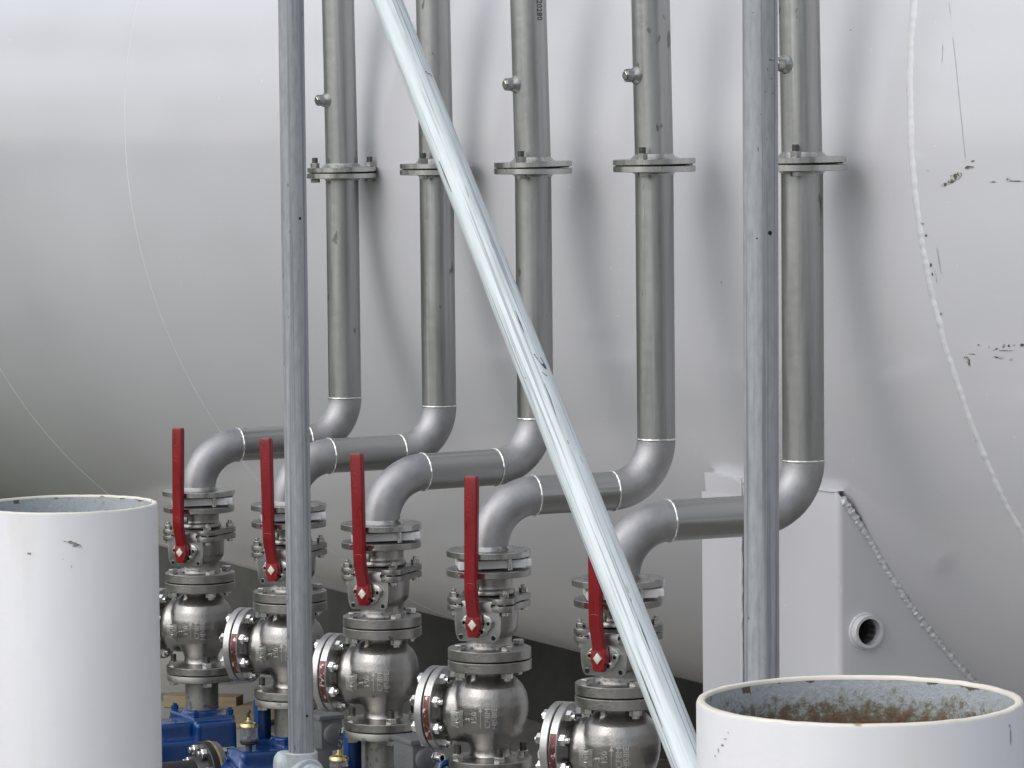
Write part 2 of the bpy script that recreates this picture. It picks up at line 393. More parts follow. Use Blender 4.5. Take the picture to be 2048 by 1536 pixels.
# far upright strip, set back a little, with a kinked lip on top
v = [L3(TL, E_ + .000, zb), L3(TMm - .003, E_ + .004, zb), L3(TMm - .003, E_ + .004, ZTL), L3(TL, E_, ZTL)]
v2 = [p + nn * .012 for p in v]
vs = [mb.bm.verts.new(p) for p in v]; ws = [mb.bm.verts.new(p) for p in v2]
mb.bm.faces.new(vs); mb.bm.faces.new(ws); mb.bridge(vs, ws)
mb.obj('edge_strip', 'tank', sad)
mb = MB()
lipx = [1411, 1414, 1425, 1445, 1462, 1475, 1487, 1510, 1560, 1610, 1645, 1668]; lipy = [945, 945, 946, 952, 955, 962, 968, 972, 975, 978, 981, 984]
lo = []; hi = []; bk = []
for px, py in zip(lipx, lipy):
    q = tcoord(plane_hit(px, py, E_ + .001)); lo.append(mb.bm.verts.new(L3(q[0], E_ + .0005, (ZTL if px < 1500 else ZT) - .002)))
    hi.append(mb.bm.verts.new(L3(q[0], E_ + .004, q[2]))); bk.append(mb.bm.verts.new(L3(q[0], 1.40, q[2] + .004)))
for i in range(len(lo) - 1): mb.bm.faces.new((lo[i], lo[i + 1], hi[i + 1], hi[i])); mb.bm.faces.new((hi[i], hi[i + 1], bk[i + 1], bk[i]))
mb.obj('bent_lip', 'tank', sad, 30)
# rough weld along web and shell
def bead(pts, r_, seed, amp=.45):
    mb = MB()
    q = []
    for i, p in enumerate(pts):
        q.append(p + Vector((mn.noise(Vector((i * .5, seed, 0))), mn.noise(Vector((i * .5, seed, 5))), mn.noise(Vector((i * .5, seed, 9))))) * r_ * .7)
    mb.tube(q, r_, 8, radf=lambda i: r_ * (1 + .5 * amp * math.sin(i * .9) + 3 * amp * mn.noise(Vector((i * .22, seed, 2)))))
    return mb
pts = []
N_ = 1300
for i in range(N_):
    e = 1.462 - (E_ * 1.2) * i / (N_ - 1); f = (1.462 - e) / .072
    pts.append(L3(TRr + .004, e, (ZT - .016) * (1 - f) + (zt(1.39) - .004) * f if f < 1 else zt(abs(e)) - .004))
bead(pts, .0075, 3, .10).obj('weld_bead', 'tankweld', sad, 60)
pts = [L3(TMm, E_ + .005, zb + (ZT - zb) * i / 160) for i in range(161)]
bead(pts, .0032, 8, .25).obj('weld_bead', 'tankweld', sad, 60)
# vent stub in the web
def webplane(px, py):
    d = ray(px, py); o = CP - TC; k = (TRr - o.dot(a)) / d.dot(a); return CP + d * k
sp = webplane(1729, 1262); s2 = webplane(1729, 1290)
sr = abs(sp.z - webplane(1729, 1295).z)
print('stub', sp, sr)
mb = MB(); mb.disc_hole(sp + off, a, -.03, .022, sr, sr * .80, 48)
st = mb.obj('vent_stub', 'tank', sad)
wp = [c for c in sad.children if c.name.startswith('wrapper')][0]
mb = MB(); mb.cyl(sp + off, a, -.05, .05, sr * .9, 40); cut = mb.obj('tmp_cut', 'hole', sad)
bo = wp.modifiers.new('b', 'BOOLEAN'); bo.object = cut; bo.operation = 'DIFFERENCE'; bo.solver = 'EXACT'
me_ = bpy.data.meshes.new_from_object(wp.evaluated_get(bpy.context.evaluated_depsgraph_get())); wp.modifiers.clear(); wp.data = me_; bpy.data.objects.remove(cut)
print('bool', len(wp.data.polygons)); finish(wp.data, 40)
mb = MB(); mb.lathe(sp + off, a, [(-.16, .001), (-.16, sr * .9), (.0, sr * .9), (.0, sr * .80), (-.15, sr * .80), (-.15, .001)], 48); mb.obj('bore', 'nozzle', st)
mb = MB(); mb.torus(sp + off, a, sr + .0005, .0045, 48, 8); mb.obj('weld_ring', 'tankweld', st, 60)
# paint chips, conforming to the shell
def chip(mb, cx, cy, wx, wy, seed, n_=14, ang=0):
    rnd = random.Random(seed); P = []
    for i in range(n_):
        th = 2 * math.pi * i / n_; rr = .45 + .6 * rnd.random()
        x = math.cos(th) * wx * rr; y = math.sin(th) * wy * rr
        px = cx + x * math.cos(ang) - y * math.sin(ang); py = cy + x * math.sin(ang) + y * math.cos(ang)
        h = hit(px, py); nrm = (h - TC); nrm = (nrm - a * nrm.dot(a)).normalized()
        P.append(mb.bm.verts.new(h + off + nrm * .0009))
    ch = hit(cx, cy); nrm = (ch - TC); nrm = (nrm - a * nrm.dot(a)).normalized()
    c = mb.bm.verts.new(ch + off + nrm * .0009)
    for i in range(n_): mb.bm.faces.new((c, P[i], P[(i + 1) % n_]))
k = 0
for cx, cy, wx, wy, an in [(1938, 335, 11, 4, -.1), (1908, 356, 16, 9, -.5), (1893, 368, 16, 4, -.3), (1918, 350, 9, 6, 0), (2018, 358, 5, 4, 0),
                           (2030, 362, 22, 1.5, 0), (1985, 364, 9, 1.5, 0), (1937, 724, 5, 12, -.3), (1933, 716, 7, 4, .2), (1998, 715, 15, 3, .12), (2022, 719, 4, 3, 0),
                           (1944, 708, 8, 1.5, 0), (1958, 690, 3, 2, 0), (1978, 694, 2, 3, .4), (1992, 698, 8, 1.6, -.4), (2008, 692, 2, 6, .5), (2018, 691, 3, 4, 0), (2028, 690, 3, 2.4, 0),
                           (2044, 690, 6, 4, 0), (2010, 701, 20, 1, 0), (1946, 322, 4, 2, -.4), (1856, 341, 2.5, 1.5, 0), (1845, 448, 3, 3, 0), (1852, 470, 3, 5, 0), (1862, 530, 2.5, 5, 0),
                           (1865, 548, 2, 4, 0), (1882, 628, 3, 3, 0), (1443, 565, 1, 4, 0), (1725, 568, .8, 4, 0), (1702, 60, 2, 1.4, 0), (1842, 447, 2, 3, 0)]:
    mb = MB(); chip(mb, cx, cy, wx, wy, k, ang=an); k += 1
    mb.obj('paint_chip', 'chip', tank, 10)
def scratch(pts, w_):
    vs = []; mb = MB()
    for px, py in pts:
        for dx in (-w_ / 2, w_ / 2):
            h = hit(px + dx, py); nrm = (h - TC); nrm = (nrm - a * nrm.dot(a)).normalized(); vs.append(mb.bm.verts.new(h + off + nrm * .0007))
    for i in range(0, len(vs) - 2, 2): mb.bm.faces.new((vs[i], vs[i + 1], vs[i + 3], vs[i + 2]))
    mb.obj('scratch', 'scratch', tank, 10)
scratch([(1906, 75), (1912, 130), (1918, 190), (1924, 250), (1931, 318)], 1.1)
scratch([(1874, 496), (1878, 522), (1882, 546)], 2.2)
scratch([(1886, 90), (1884, 125)], 1.1); scratch([(1898, 5), (1901, 30)], 1)
scratch([(1870, 540), (1874, 566)], 1.4)
tag(tank, 'huge white painted horizontal tank with welded ring seams filling the background behind the pipes', 'tank')
# added near-black wall, standing in for the shade under the tank
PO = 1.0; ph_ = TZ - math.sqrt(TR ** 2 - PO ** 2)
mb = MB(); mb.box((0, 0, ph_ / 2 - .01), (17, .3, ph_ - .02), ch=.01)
w_o = mb.obj('shade_wall', 'shade_dark'); w_o.location = Vector((TC.x, TC.y, 0)) + nn * (PO + .15) + a * (-3.5); w_o.rotation_euler = (0, 0, math.atan2(a.y, a.x))
tag(w_o, 'long near-black wall added under the big white tank, standing in for the shade there', 'wall')

# ------------------------------------------------------------------ layout of the five lines
Vd = [10.17, 9.60, 9.03, 8.50, 8.00]
Vx = [398, 578, 762.5, 977.5, 1237]
Vy = [1016.6, 1046.6, 1087.5, 1142.8, 1203]
VP = [at(x, y, d) for x, y, d in zip(Vx, Vy, Vd)]
Ptop = [(676, 10.37), (866, 9.80), (1056.5, 9.25), (1301, 8.68), (1598, 8.18)]
names = ['first', 'second', 'third', 'fourth', 'fifth']
THV = R(-23); THT = AL      # valve frame and tank frame about Z
ELR, PR = .1143, .04445

# ---- offset pipe (flange, straight, elbow, run, elbow, flange): origin at the valve-side flange centre, local +X towards the tank
ZR = .123     # height of the run above origin
L = .428
ZTOPF = .868  # joint height above origin
def arc(c, r, a0, a1, n_=16):   # in local XZ
    return [Vector((c[0] + r * math.cos(a0 + (a1 - a0) * i / n_), 0, c[1] + r * math.sin(a0 + (a1 - a0) * i / n_))) for i in range(n_ + 1)]
def flange_bolts(parent, o, z0, z1, rc_, angs, name='bolt', up_=True, hr=.0125, sh=.026, nh=.013):
    for an in angs:
        p = Vector((math.cos(an) * rc_, math.sin(an) * rc_, 0)) + Vector(o)
        mb = MB(); ph = random.random()
        mb.hexn(p, UZ, z1, z1 + nh, hr, ph); mb.hexn(p, UZ, z0 - nh * .8, z0, hr, ph + .3); mb.cyl(p, UZ, z0 - .004, z1 + nh * .5, .006, 12)
        b_o = mb.obj(name, 'nutdark', parent)
        mb = MB(); mb.cyl(p, UZ, z1 + nh - .001, z1 + nh + sh * .55, .0078, 16, .001); mb.obj('thread', 'stud', b_o)
def make_offset():
    root = empty('offset_pipe')
    mb = MB(); mb.lathe((0, 0, 0), UZ, [(-.007, .043), (-.007, .0945), (-.006, .0955), (.006, .0955), (.007, .0945), (.007, .056), (.012, .0495), (.016, .0455), (.016, .043)], 64, closed=True)
    mb.obj('lower_flange', 'machined', root)
    zb_ = ZR - ELR
    mb = MB(); mb.tube([Vector((0, 0, .004))] + arc((ELR, zb_), ELR, math.pi, math.pi / 2), PR, 40); mb.obj('lower_elbow', 'elbow', root, 60)
    mb = MB(); mb.tube([Vector((ELR, 0, ZR)), Vector((L - ELR, 0, ZR))], PR - .0004, 40); mb.obj('horizontal_pipe', 'piper' if 'piper' in MT else 'pipe', root, 60)
    mb = MB(); mb.tube(arc((L - ELR, ZR + ELR), ELR, -math.pi / 2, 0), PR, 40); mb.obj('upper_elbow', 'elbow', root, 60)
    mb = MB(); mb.tube([Vector((L, 0, ZR + ELR)), Vector((L, 0, ZTOPF - .014))], PR - .0004, 40); mb.obj('riser', 'pipe', root, 60)
    mb = MB(); mb.lathe((L, 0, ZTOPF), UZ, [(-.022, .0445), (-.018, .048), (-.0155, .054), (-.0155, .0930), (-.0145, .0945), (-.0025, .0945), (-.0015, .0930), (-.0015, .03)], 64)
    mb.obj('upper_flange', 'machined', root)
    for p, ax in (((ELR, 0, ZR), (1, 0, 0)), ((L - ELR, 0, ZR), (1, 0, 0)), ((L, 0, ZR + ELR), (0, 0, 1))):
        mb = MB(); mb.torus(p, ax, PR + .0004, .0023, 56, 8, fn=lambda i: .0023 * (1 + .22 * math.sin(i * 1.7) + .25 * mn.noise(Vector((i * .4, p[0], 0)))))
        mb.obj('weld_ring', 'wbead', root, 70)
    return root
m_ = MT['pipe']
MT['piper'] = mat('stainless_pipe_run', (.36, .365, .36), .36, 1.0, var=.13, scale=(2.0, 28, 28), rvar=.09, bump=.0004, bscale=40,
                  streak=((.8, 60, 60), (.56, .57, .57), .60, .70))
off0 = make_offset()
tag(off0, 'x', 'pipe', 'offset pipes with two elbows between valve and riser')
labs_off = ['cranked steel pipe with two elbows leading up from the farthest left red-levered valve',
            'cranked steel pipe whose lower elbow hides partly behind the left galvanised pole',
            'cranked steel pipe, third from the left, upper elbow under the slanted pole',
            'cranked steel pipe whose horizontal run passes behind the middle of the slanted pole',
            'nearest cranked steel pipe, its horizontal run passing behind the right galvanised pole']
OFF = []
def lean(obj, ang=-.005):   # the lines lean very slightly to the left at the top
    obj.rotation_mode = 'XYZ'
for i in range(5):
    o = off0 if i == 0 else copy_tree(off0)
    o.location = VP[i] + Vector((0, 0, .043)); 
    # turn the crank so its riser stands where the riser of this line stands
    pt = at([686, 876, 1068, 1310, 1603][i], 500, Ptop[i][1])
    d = pt - VP[i]; o.rotation_euler = (0, 0, math.atan2(d.y, d.x)); Lr = math.hypot(d.x, d.y)
    print('offset', i, 'L', round(Lr, 3), 'ang', round(math.degrees(math.atan2(d.y, d.x)), 1), 'z', round(VP[i].z - CAMZ, 3))
    o['label'] = labs_off[i]; OFF.append((o, d))

# ---- upper riser: flange at its foot with bolts, plugged socket
def make_upper(plug_h, bolt_angs, i):
    root = empty('riser_pipe')
    mb = MB(); mb.tube([Vector((0, 0, .014)), Vector((0, 0, 1.6))], PR - .0004, 40); mb.obj('pipe', 'pipe', root, 60)
    mb = MB(); mb.lathe((0, 0, 0), UZ, [(.0015, .03), (.0015, .0930), (.0025, .0945), (.0135, .0945), (.0145, .0930), (.0145, .056), (.020, .049), (.025, .0445)], 64)
    mb.obj('flange', 'machined', root)
    mb = MB(); mb.cyl((0, 0, 0), UZ, -.0012, .0012, .088, 48); mb.obj('gasket', 'gap', root)
    flange_bolts(root, (0, 0, 0), -.0155, .0145, .0762, bolt_angs)
    return root
def make_plug(root, h, ang):
    d = Vector((math.cos(ang), math.sin(ang), 0)); p = Vector((0, 0, h))
    mb = MB(); mb.lathe(p, d, [(.030, .0235), (.042, .0225), (.047, .019), (.052, .0165), (.054, .0155)], 32)
    s = mb.obj('socket_weld', 'pipe', root, 50)
    for v in s.data.vertices: v.co += Vector((mn.noise(v.co * 140), mn.noise(v.co * 140 + Vector((9, 0, 0))), mn.noise(v.co * 140 + Vector((0, 7, 0))))) * .0016
    mb = MB(); mb.lathe(p, d, [(.050, .0155), (.067, .0150), (.0685, .0145), (.0685, .010)], 32); mb.obj('socket', 'pipe', root)
    mb = MB(); mb.hexn(p, d, .068, .073, .0105, .2); mb.obj('plug', 'bolt', root)
labs_up = ['upper dull steel riser just right of the left pole, two flange bolts showing',
           'upper dull steel riser crossed by the slanted pole just above its flange',
           'upper dull steel riser with small printed digits at the top and a plugged side socket',
           'upper dull steel riser midway between slanted pole and right pole',
           'upper dull steel riser touching the right edge of the right galvanised pole']
plugy = [200, 183, 168, 150, 128]
for i in range(5):
    o, d = OFF[i]
    top = VP[i] + Vector((d.x, d.y, 0)); 
    jy = [345, 337.5, 335, 330, 327][i]
    J = at([684, 873, 1066, 1308.5, 1604][i], jy, Ptop[i][1])
    # adjust the length of this line's offset pipe to meet the joint (the copies' own measures differ by millimetres)
    s = (J.z - (VP[i].z + .043)) / ZTOPF
    OFF[i] += (J, s)
    Lr = math.hypot(J.x - VP[i].x, J.y - VP[i].y)
    o.scale = (Lr / L, 1, 1)
    o.rotation_euler = (0, 0, math.atan2(J.y - VP[i].y, J.x - VP[i].x))
    ch = {c.name.split('.')[0]: c for c in o.children}
    # shift the joint end only
    dz = J.z - (VP[i].z + .043) - ZTOPF
    ch['upper_flange'].location.z = dz
    r_ = ch['riser']; r_.data = r_.data.copy()
    for v in r_.data.vertices:
        if v.co.z > .5: v.co.z += dz
    angs = [[R(180 + 20), R(-3)], [R(245), R(65)], [R(248), R(68)], [R(248), R(68)], [R(256), R(76)]][i]
    u_ = make_upper(0, angs, i)
    u_.location = J
    topc = at([676, 866, 1056.5, 1301, 1598][i], 0, Ptop[i][1])
    dz_ = topc.z - J.z
    u_.rotation_euler = (0, math.atan2(topc.x - J.x, dz_), 0)
    hp = at([676, 866, 1056.5, 1301, 1598][i], plugy[i], Ptop[i][1]).z - J.z
    make_plug(u_, hp, AL + math.pi + (R(0) if i < 4 else R(8)))
    tag(u_, labs_up[i], 'pipe', 'upper riser pipes above the joint flanges')
    if i == 2:
        me = text_mesh('20280', .020, .0002)
        for v in me.vertices:
            x, y = -v.co.y, 0; vert = v.co.x
            lat = .026 + v.co.y * .9
            v.co = Vector((lat, -math.sqrt(max(PR ** 2 - lat * lat, 0)) - .0006, dz_ - .026 - v.co.x))
        me.update(); link('stamped_digits', me, 'stud', u_)

# ---- ball valves
def rot_to(d):   # matrix whose local -Y points along stem; here local frame already has stem = -Y
    return Matrix.Identity(4)
def make_ball():
    root = empty('ball_valve')
    mb = MB()
    mb.lathe((0, 0, 0), UZ, [(-.0075, .038), (-.0075, .0935), (-.006, .095), (.006, .095), (.0075, .0935), (.0075, .038)], 64, closed=True)
    mb.obj('top_flange', 'cast', root)
    mb = MB()
    mb.lathe((0, 0, 0), UZ, [(-.006, .060), (-.012, .054), (-.034, .053), (-.040, .058), (-.050, .060)], 40)
    mb.lathe((0, 0, 0), UZ, [(-.060, .067), (-.10, .0665), (-.125, .065), (-.140, .056), (-.146, .048)], 40)
    mb.lathe((0, 0, 0), UZ, [(-.138, .051), (-.160, .051), (-.166, .054), (-.176, .056)], 40)
    mb.box((0, -.055, -.105), (.062, .03, .062), ch=.008)
    me = remeshed(mb, .003, 5); o = link('valve_body', me, 'cast', root)
    # split body joint: two lugged plates
    for z0, z1 in ((-.0655, -.052), (-.0825, -.0685)):
        poly = []
        for k in range(4):
            b_ = math.pi / 4 + k * math.pi / 2
            for q in (-.42, -.25, -.12, 0, .12, .25, .42):
                rr = .098 if abs(q) < .2 else (.092 if abs(q) < .3 else .076)
                poly.append((rr * math.cos(b_ + q), rr * math.sin(b_ + q)))
        mb = MB(); mb.prism(poly, z1 - z0, Matrix.Translation((0, 0, (z0 + z1) / 2)), ch=.0018)
        mb.obj('body_flange', 'cast', root)
    for k in range(4):
        b_ = math.pi / 4 + k * math.pi / 2; p = Vector((math.cos(b_) * .085, math.sin(b_) * .085, 0))
        mb = MB(); mb.hexn(p, UZ, -.052, -.041, .0105, .4 * k); mb.cyl(p, UZ, -.042, -.034, .0062, 14, .001); mb.cyl(p, UZ, -.092, -.083, .0085, 14, .001); mb.cyl(p, UZ, -.088, -.045, .004, 10)
        mb.obj('body_bolt', 'bolt', root)
    # raised rib marks on neck
    mb = MB(); mb.box((-.012, -.0535, -.028), (.016, .006, .018), ch=.001); mb.obj('neck_rib', 'cast', root)
    # bottom flange
    mb = MB(); mb.lathe((0, 0, 0), UZ, [(-.1945, .038), (-.1945, .0925), (-.193, .094), (-.173, .094), (-.1715, .0925), (-.1715, .055), (-.166, .050), (-.166, .038)], 64, closed=True)
    mb.obj('bottom_flange', 'cast', root)
    for k in range(4):
        b_ = math.pi / 4 + k * math.pi / 2 + .12; p = Vector((math.cos(b_) * .0762, math.sin(b_) * .0762, 0))
        mb = MB(); mb.hexn(p, UZ, -.1715, -.160, .0135, .5 + k); mb.obj('flange_bolt', 'bolt', root)
        mb = MB(); mb.hexn(p, UZ, -.234, -.221, .0135, .2 + k); mb.cyl(p, UZ, -.240, -.233, .008, 14, .001); mb.obj('flange_nut', 'bolt', root)
    # actuator pad: bulged square plate facing the stem
    W_, H_ = .049, .0455
    poly = []
    cs = [(W_, H_), (-W_, H_), (-W_, -H_), (W_, -H_)]
    def side(p, q, bulge, n_=8):
        out = []
        for k in range(n_):
            f = k / n_; x = p[0] + (q[0] - p[0]) * f; y = p[1] + (q[1] - p[1]) * f
            s_ = bulge * (1 - (2 * f - 1) ** 2); m2 = ((p[0] + q[0]) / 2, (p[1] + q[1]) / 2); ln = math.hypot(*m2)
            out.append((x + m2[0] / ln * s_, y + m2[1] / ln * s_))
        return out
    cz = .006
    pts_ = [(W_ - cz, H_), (-W_ + cz, H_), (-W_, H_ - cz), (-W_, -H_ + cz), (-W_ + cz, -H_), (W_ - cz, -H_), (W_, -H_ + cz), (W_, H_ - cz)]
    poly = [pts_[0], pts_[1], pts_[2]] + side(pts_[2], pts_[3], .005)[1:] + [pts_[3], pts_[4], pts_[5], pts_[6]] + side(pts_[6], pts_[7], .005)[1:] + [pts_[7]]
    Mp = Matrix.Translation((0, -.070, -.104)) @ Matrix.Rotation(math.pi / 2, 4, 'X')
    mb = MB(); mb.prism(poly, .009, Mp, ch=.0015); pad = mb.obj('mounting_pad', 'machined2', root)
    for sx in (-1, 1):
        for sz in (-1, 1):
            p = Vector((sx * .039, -.0745, -.104 + sz * .036))
            mb = MB(); mb.cyl(p, (0, -1, 0), 0, .0008, .0055, 20); mb.obj('pad_hole', 'hole', pad)
            mb = MB(); mb.torus(p + Vector((0, -.0005, 0)), (0, 1, 0), .0058, .0009, 20, 6); mb.obj('pad_hole_rim', 'bolt', pad)
    # diamond stop plate with screws
    poly = [(-.036, .004), (-.030, .014), (0, .026), (.030, .014), (.037, .004), (.034, -.008), (.022, -.024), (.012, -.030), (0, -.022), (-.030, -.014), (-.036, -.004)]
    Mp = Matrix.Translation((0.002, -.0785, -.106)) @ Matrix.Rotation(math.pi / 2, 4, 'X')
    mb = MB(); mb.prism(poly, .006, Mp, ch=.001); stp = mb.obj('stop_plate', 'bolt', root)
    for x_, z_ in ((-.029, 0), (.029, -.001), (.014, -.020)):
        p = Vector((.002 + x_, -.0815, -.106 + z_))
        mb = MB(); mb.disc_hole(p, (0, -1, 0), 0, .006, .0072, .0038, 24, .001); s_ = mb.obj('socket_screw', 'bolt', stp)
        mb = MB(); mb.cyl(p, (0, -1, 0), .001, .0015, .0038, 6); mb.obj('screw_socket', 'hole', s_)
    # stem and lever
    HZ = -.108
    mb = MB(); mb.cyl((0, 0, HZ), (0, -1, 0), .070, .100, .012, 24); mb.obj('stem', 'stud', root)
    lev = empty('lever', (0, 0, 0)); lev.parent = root
    mb = MB()
    # hub
    poly = [(-.0105, -.029), (.0105, -.029), (.0105, -.019), (.0175, -.010), (.0185, .002), (.0165, .012), (.0150, .022), (-.0150, .022), (-.0165, .012), (-.0185, .002), (-.0165, -.010), (-.0105, -.019)]
    mb.prism(poly, .017, Matrix.Translation((0, -.094, HZ)) @ Matrix.Rotation(math.pi / 2, 4, 'X'), ch=.0025)
    # arm: list of (z, out, width, thickness)
    secs = [(HZ + .012, .094, .0150, .0075), (HZ + .030, .099, .0150, .007), (HZ + .060, .109, .0148, .007), (HZ + .070, .112, .0148, .007), (HZ + .085, .113, .0146, .0072),
            (HZ + .25, .113, .0156, .0072), (HZ + .325, .113, .0160, .0072), (HZ + .332, .113, .0152, .0064), (HZ + .334, .113, .0135, .005)]
    prev = None; first = None
    for z_, o_, w_, t_ in secs:
        c_ = .0035
        rg = [mb.bm.verts.new((x_, -o_ + y_, z_)) for x_, y_ in ((-w_ + c_, -t_), (w_ - c_, -t_), (w_, -t_ + c_), (w_, t_), (w_ - .0012, t_), (-w_ + .0012, t_), (-w_, t_), (-w_, -t_ + c_))]
        if prev: mb.bridge(prev, rg)
        else: first = rg
        prev = rg
    mb.bm.faces.new(first); mb.bm.faces.new(prev)
    arm = mb.obj('lever_arm', 'red', root, 25)
    bpy.data.objects.remove(lev)
    mb = MB(); mb.prism([(0, .0125), (.0100, 0), (0, -.0125), (-.0100, 0)], .006, Matrix.Translation((0, -.104, HZ)) @ Matrix.Rotation(math.pi / 2, 4, 'X'), ch=.0008)
    mb.obj('stem_end', 'whitecardm', arm)
    for body, z_, rotd in (('ARITA', HZ + .268, -90),):
        me = text_mesh(body, .019, .0006)
        mt_ = Matrix.Translation((0, -.1203, z_)) @ Matrix.Rotation(math.pi / 2, 4, 'X') @ Matrix.Rotation(R(90), 4, 'Z')
        me.transform(mt_); link('embossed_letters', me, 'red2', arm)
    mb = MB(); mb.tube([Vector((-.011 + .022 * k / 10, -.1204, HZ + .092 + .003 * math.sin(math.pi * k / 10))) for k in range(11)], .0008, 6); mb.obj('embossed_arc', 'red2', arm)
    # red sticker on flange edge, curved
    mb = MB(); vs = []
    for k in range(13):
        f = -math.pi / 2 - .42 + k / 12 * .70
        for z_ in (-.0062, .0062): vs.append(mb.bm.verts.new((math.cos(f) * .0954, math.sin(f) * .0954, z_)))
    for k in range(0, 24, 2): mb.bm.faces.new((vs[k], vs[k + 1], vs[k + 3], vs[k + 2]))
    mb.obj('sticker', 'redsticker', root)
    return root
MT['machined2'] = mat('pad_face_steel', (.42, .42, .415), .34, 1.0, var=.08, scale=(20, 20, 20), rvar=.06)
MT['whitecardm'] = mat('stem_end_steel', (.75, .73, .66), .45, .6, var=.18, scale=(120, 120, 120))
MT['red2'] = mat('red_raised_letter', (.33, .02, .022), .38, var=.1, scale=(20, 20, 20))
ball0 = make_ball()
labs_ball = ['ball valve with upright red lever nearest the left white post, farthest back of the row',
             'ball valve with red lever just left of the left pole, half hidden by it',
             'ball valve with red lever in full view, between the left pole and the fourth valve',
             'ball valve with tall red lever in full view, midway between the two crossing poles',
             'ball valve whose red lever is partly covered by the slanted pole']
for i in range(5):
    o = ball0 if i == 0 else copy_tree(ball0)
    o.location = VP[i]; o.rotation_euler = (0, 0, THV + [R(-3), R(0), R(-1.5), R(2), R(-4)][i])
    th_l = [.018, -.017, -.017, .016, .004][i]
    arm_ = [c for c in o.children if c.name.startswith('lever_arm')][0]
    arm_.rotation_euler = (0, th_l, 0); arm_.location = Vector((0, 0, -.108)) - Matrix.Rotation(th_l, 3, 'Y') @ Vector((0, 0, -.108))
    tag(o, labs_ball[i], 'valve', 'ball valves with red levers')
# white cards in the open joints + the two loose studs
card0 = None
labs_card = ['white card spacer in the open flange joint above the farthest valve', 'white card spacer in the flange joint cut by the left pole',
             'white card spacer in the flange joint above the third red lever valve', 'white card spacer in the flange joint above the fourth, tall red lever valve',
             'white card spacer jutting right from the flange joint behind the slanted pole']
for i in range(5):
    if card0 is None:
        card0 = empty('spacer_card')
        mb = MB(); mb.box((0, 0, 0), (.150, .118, .0185), ch=.0015); mb.box((.055, -.02, .001), (.066, .07, .0155), ch=.001)
        mb.obj('card', 'whitecard', card0)
        mb = MB(); p = Vector((.038, -.066, 0)); mb.cyl(p, UZ, -.0125, .0128, .0055, 16); mb.obj('stud', 'bolt', card0)
        o = card0
    else: o = copy_tree(card0)
    o.location = VP[i] + Vector((.004, 0, .0215)); o.rotation_euler = (0, R(-1.6), R(3 + 2 * (i % 2)))
    tag(o, labs_card[i], 'spacer', 'white spacers in the open flange joints')

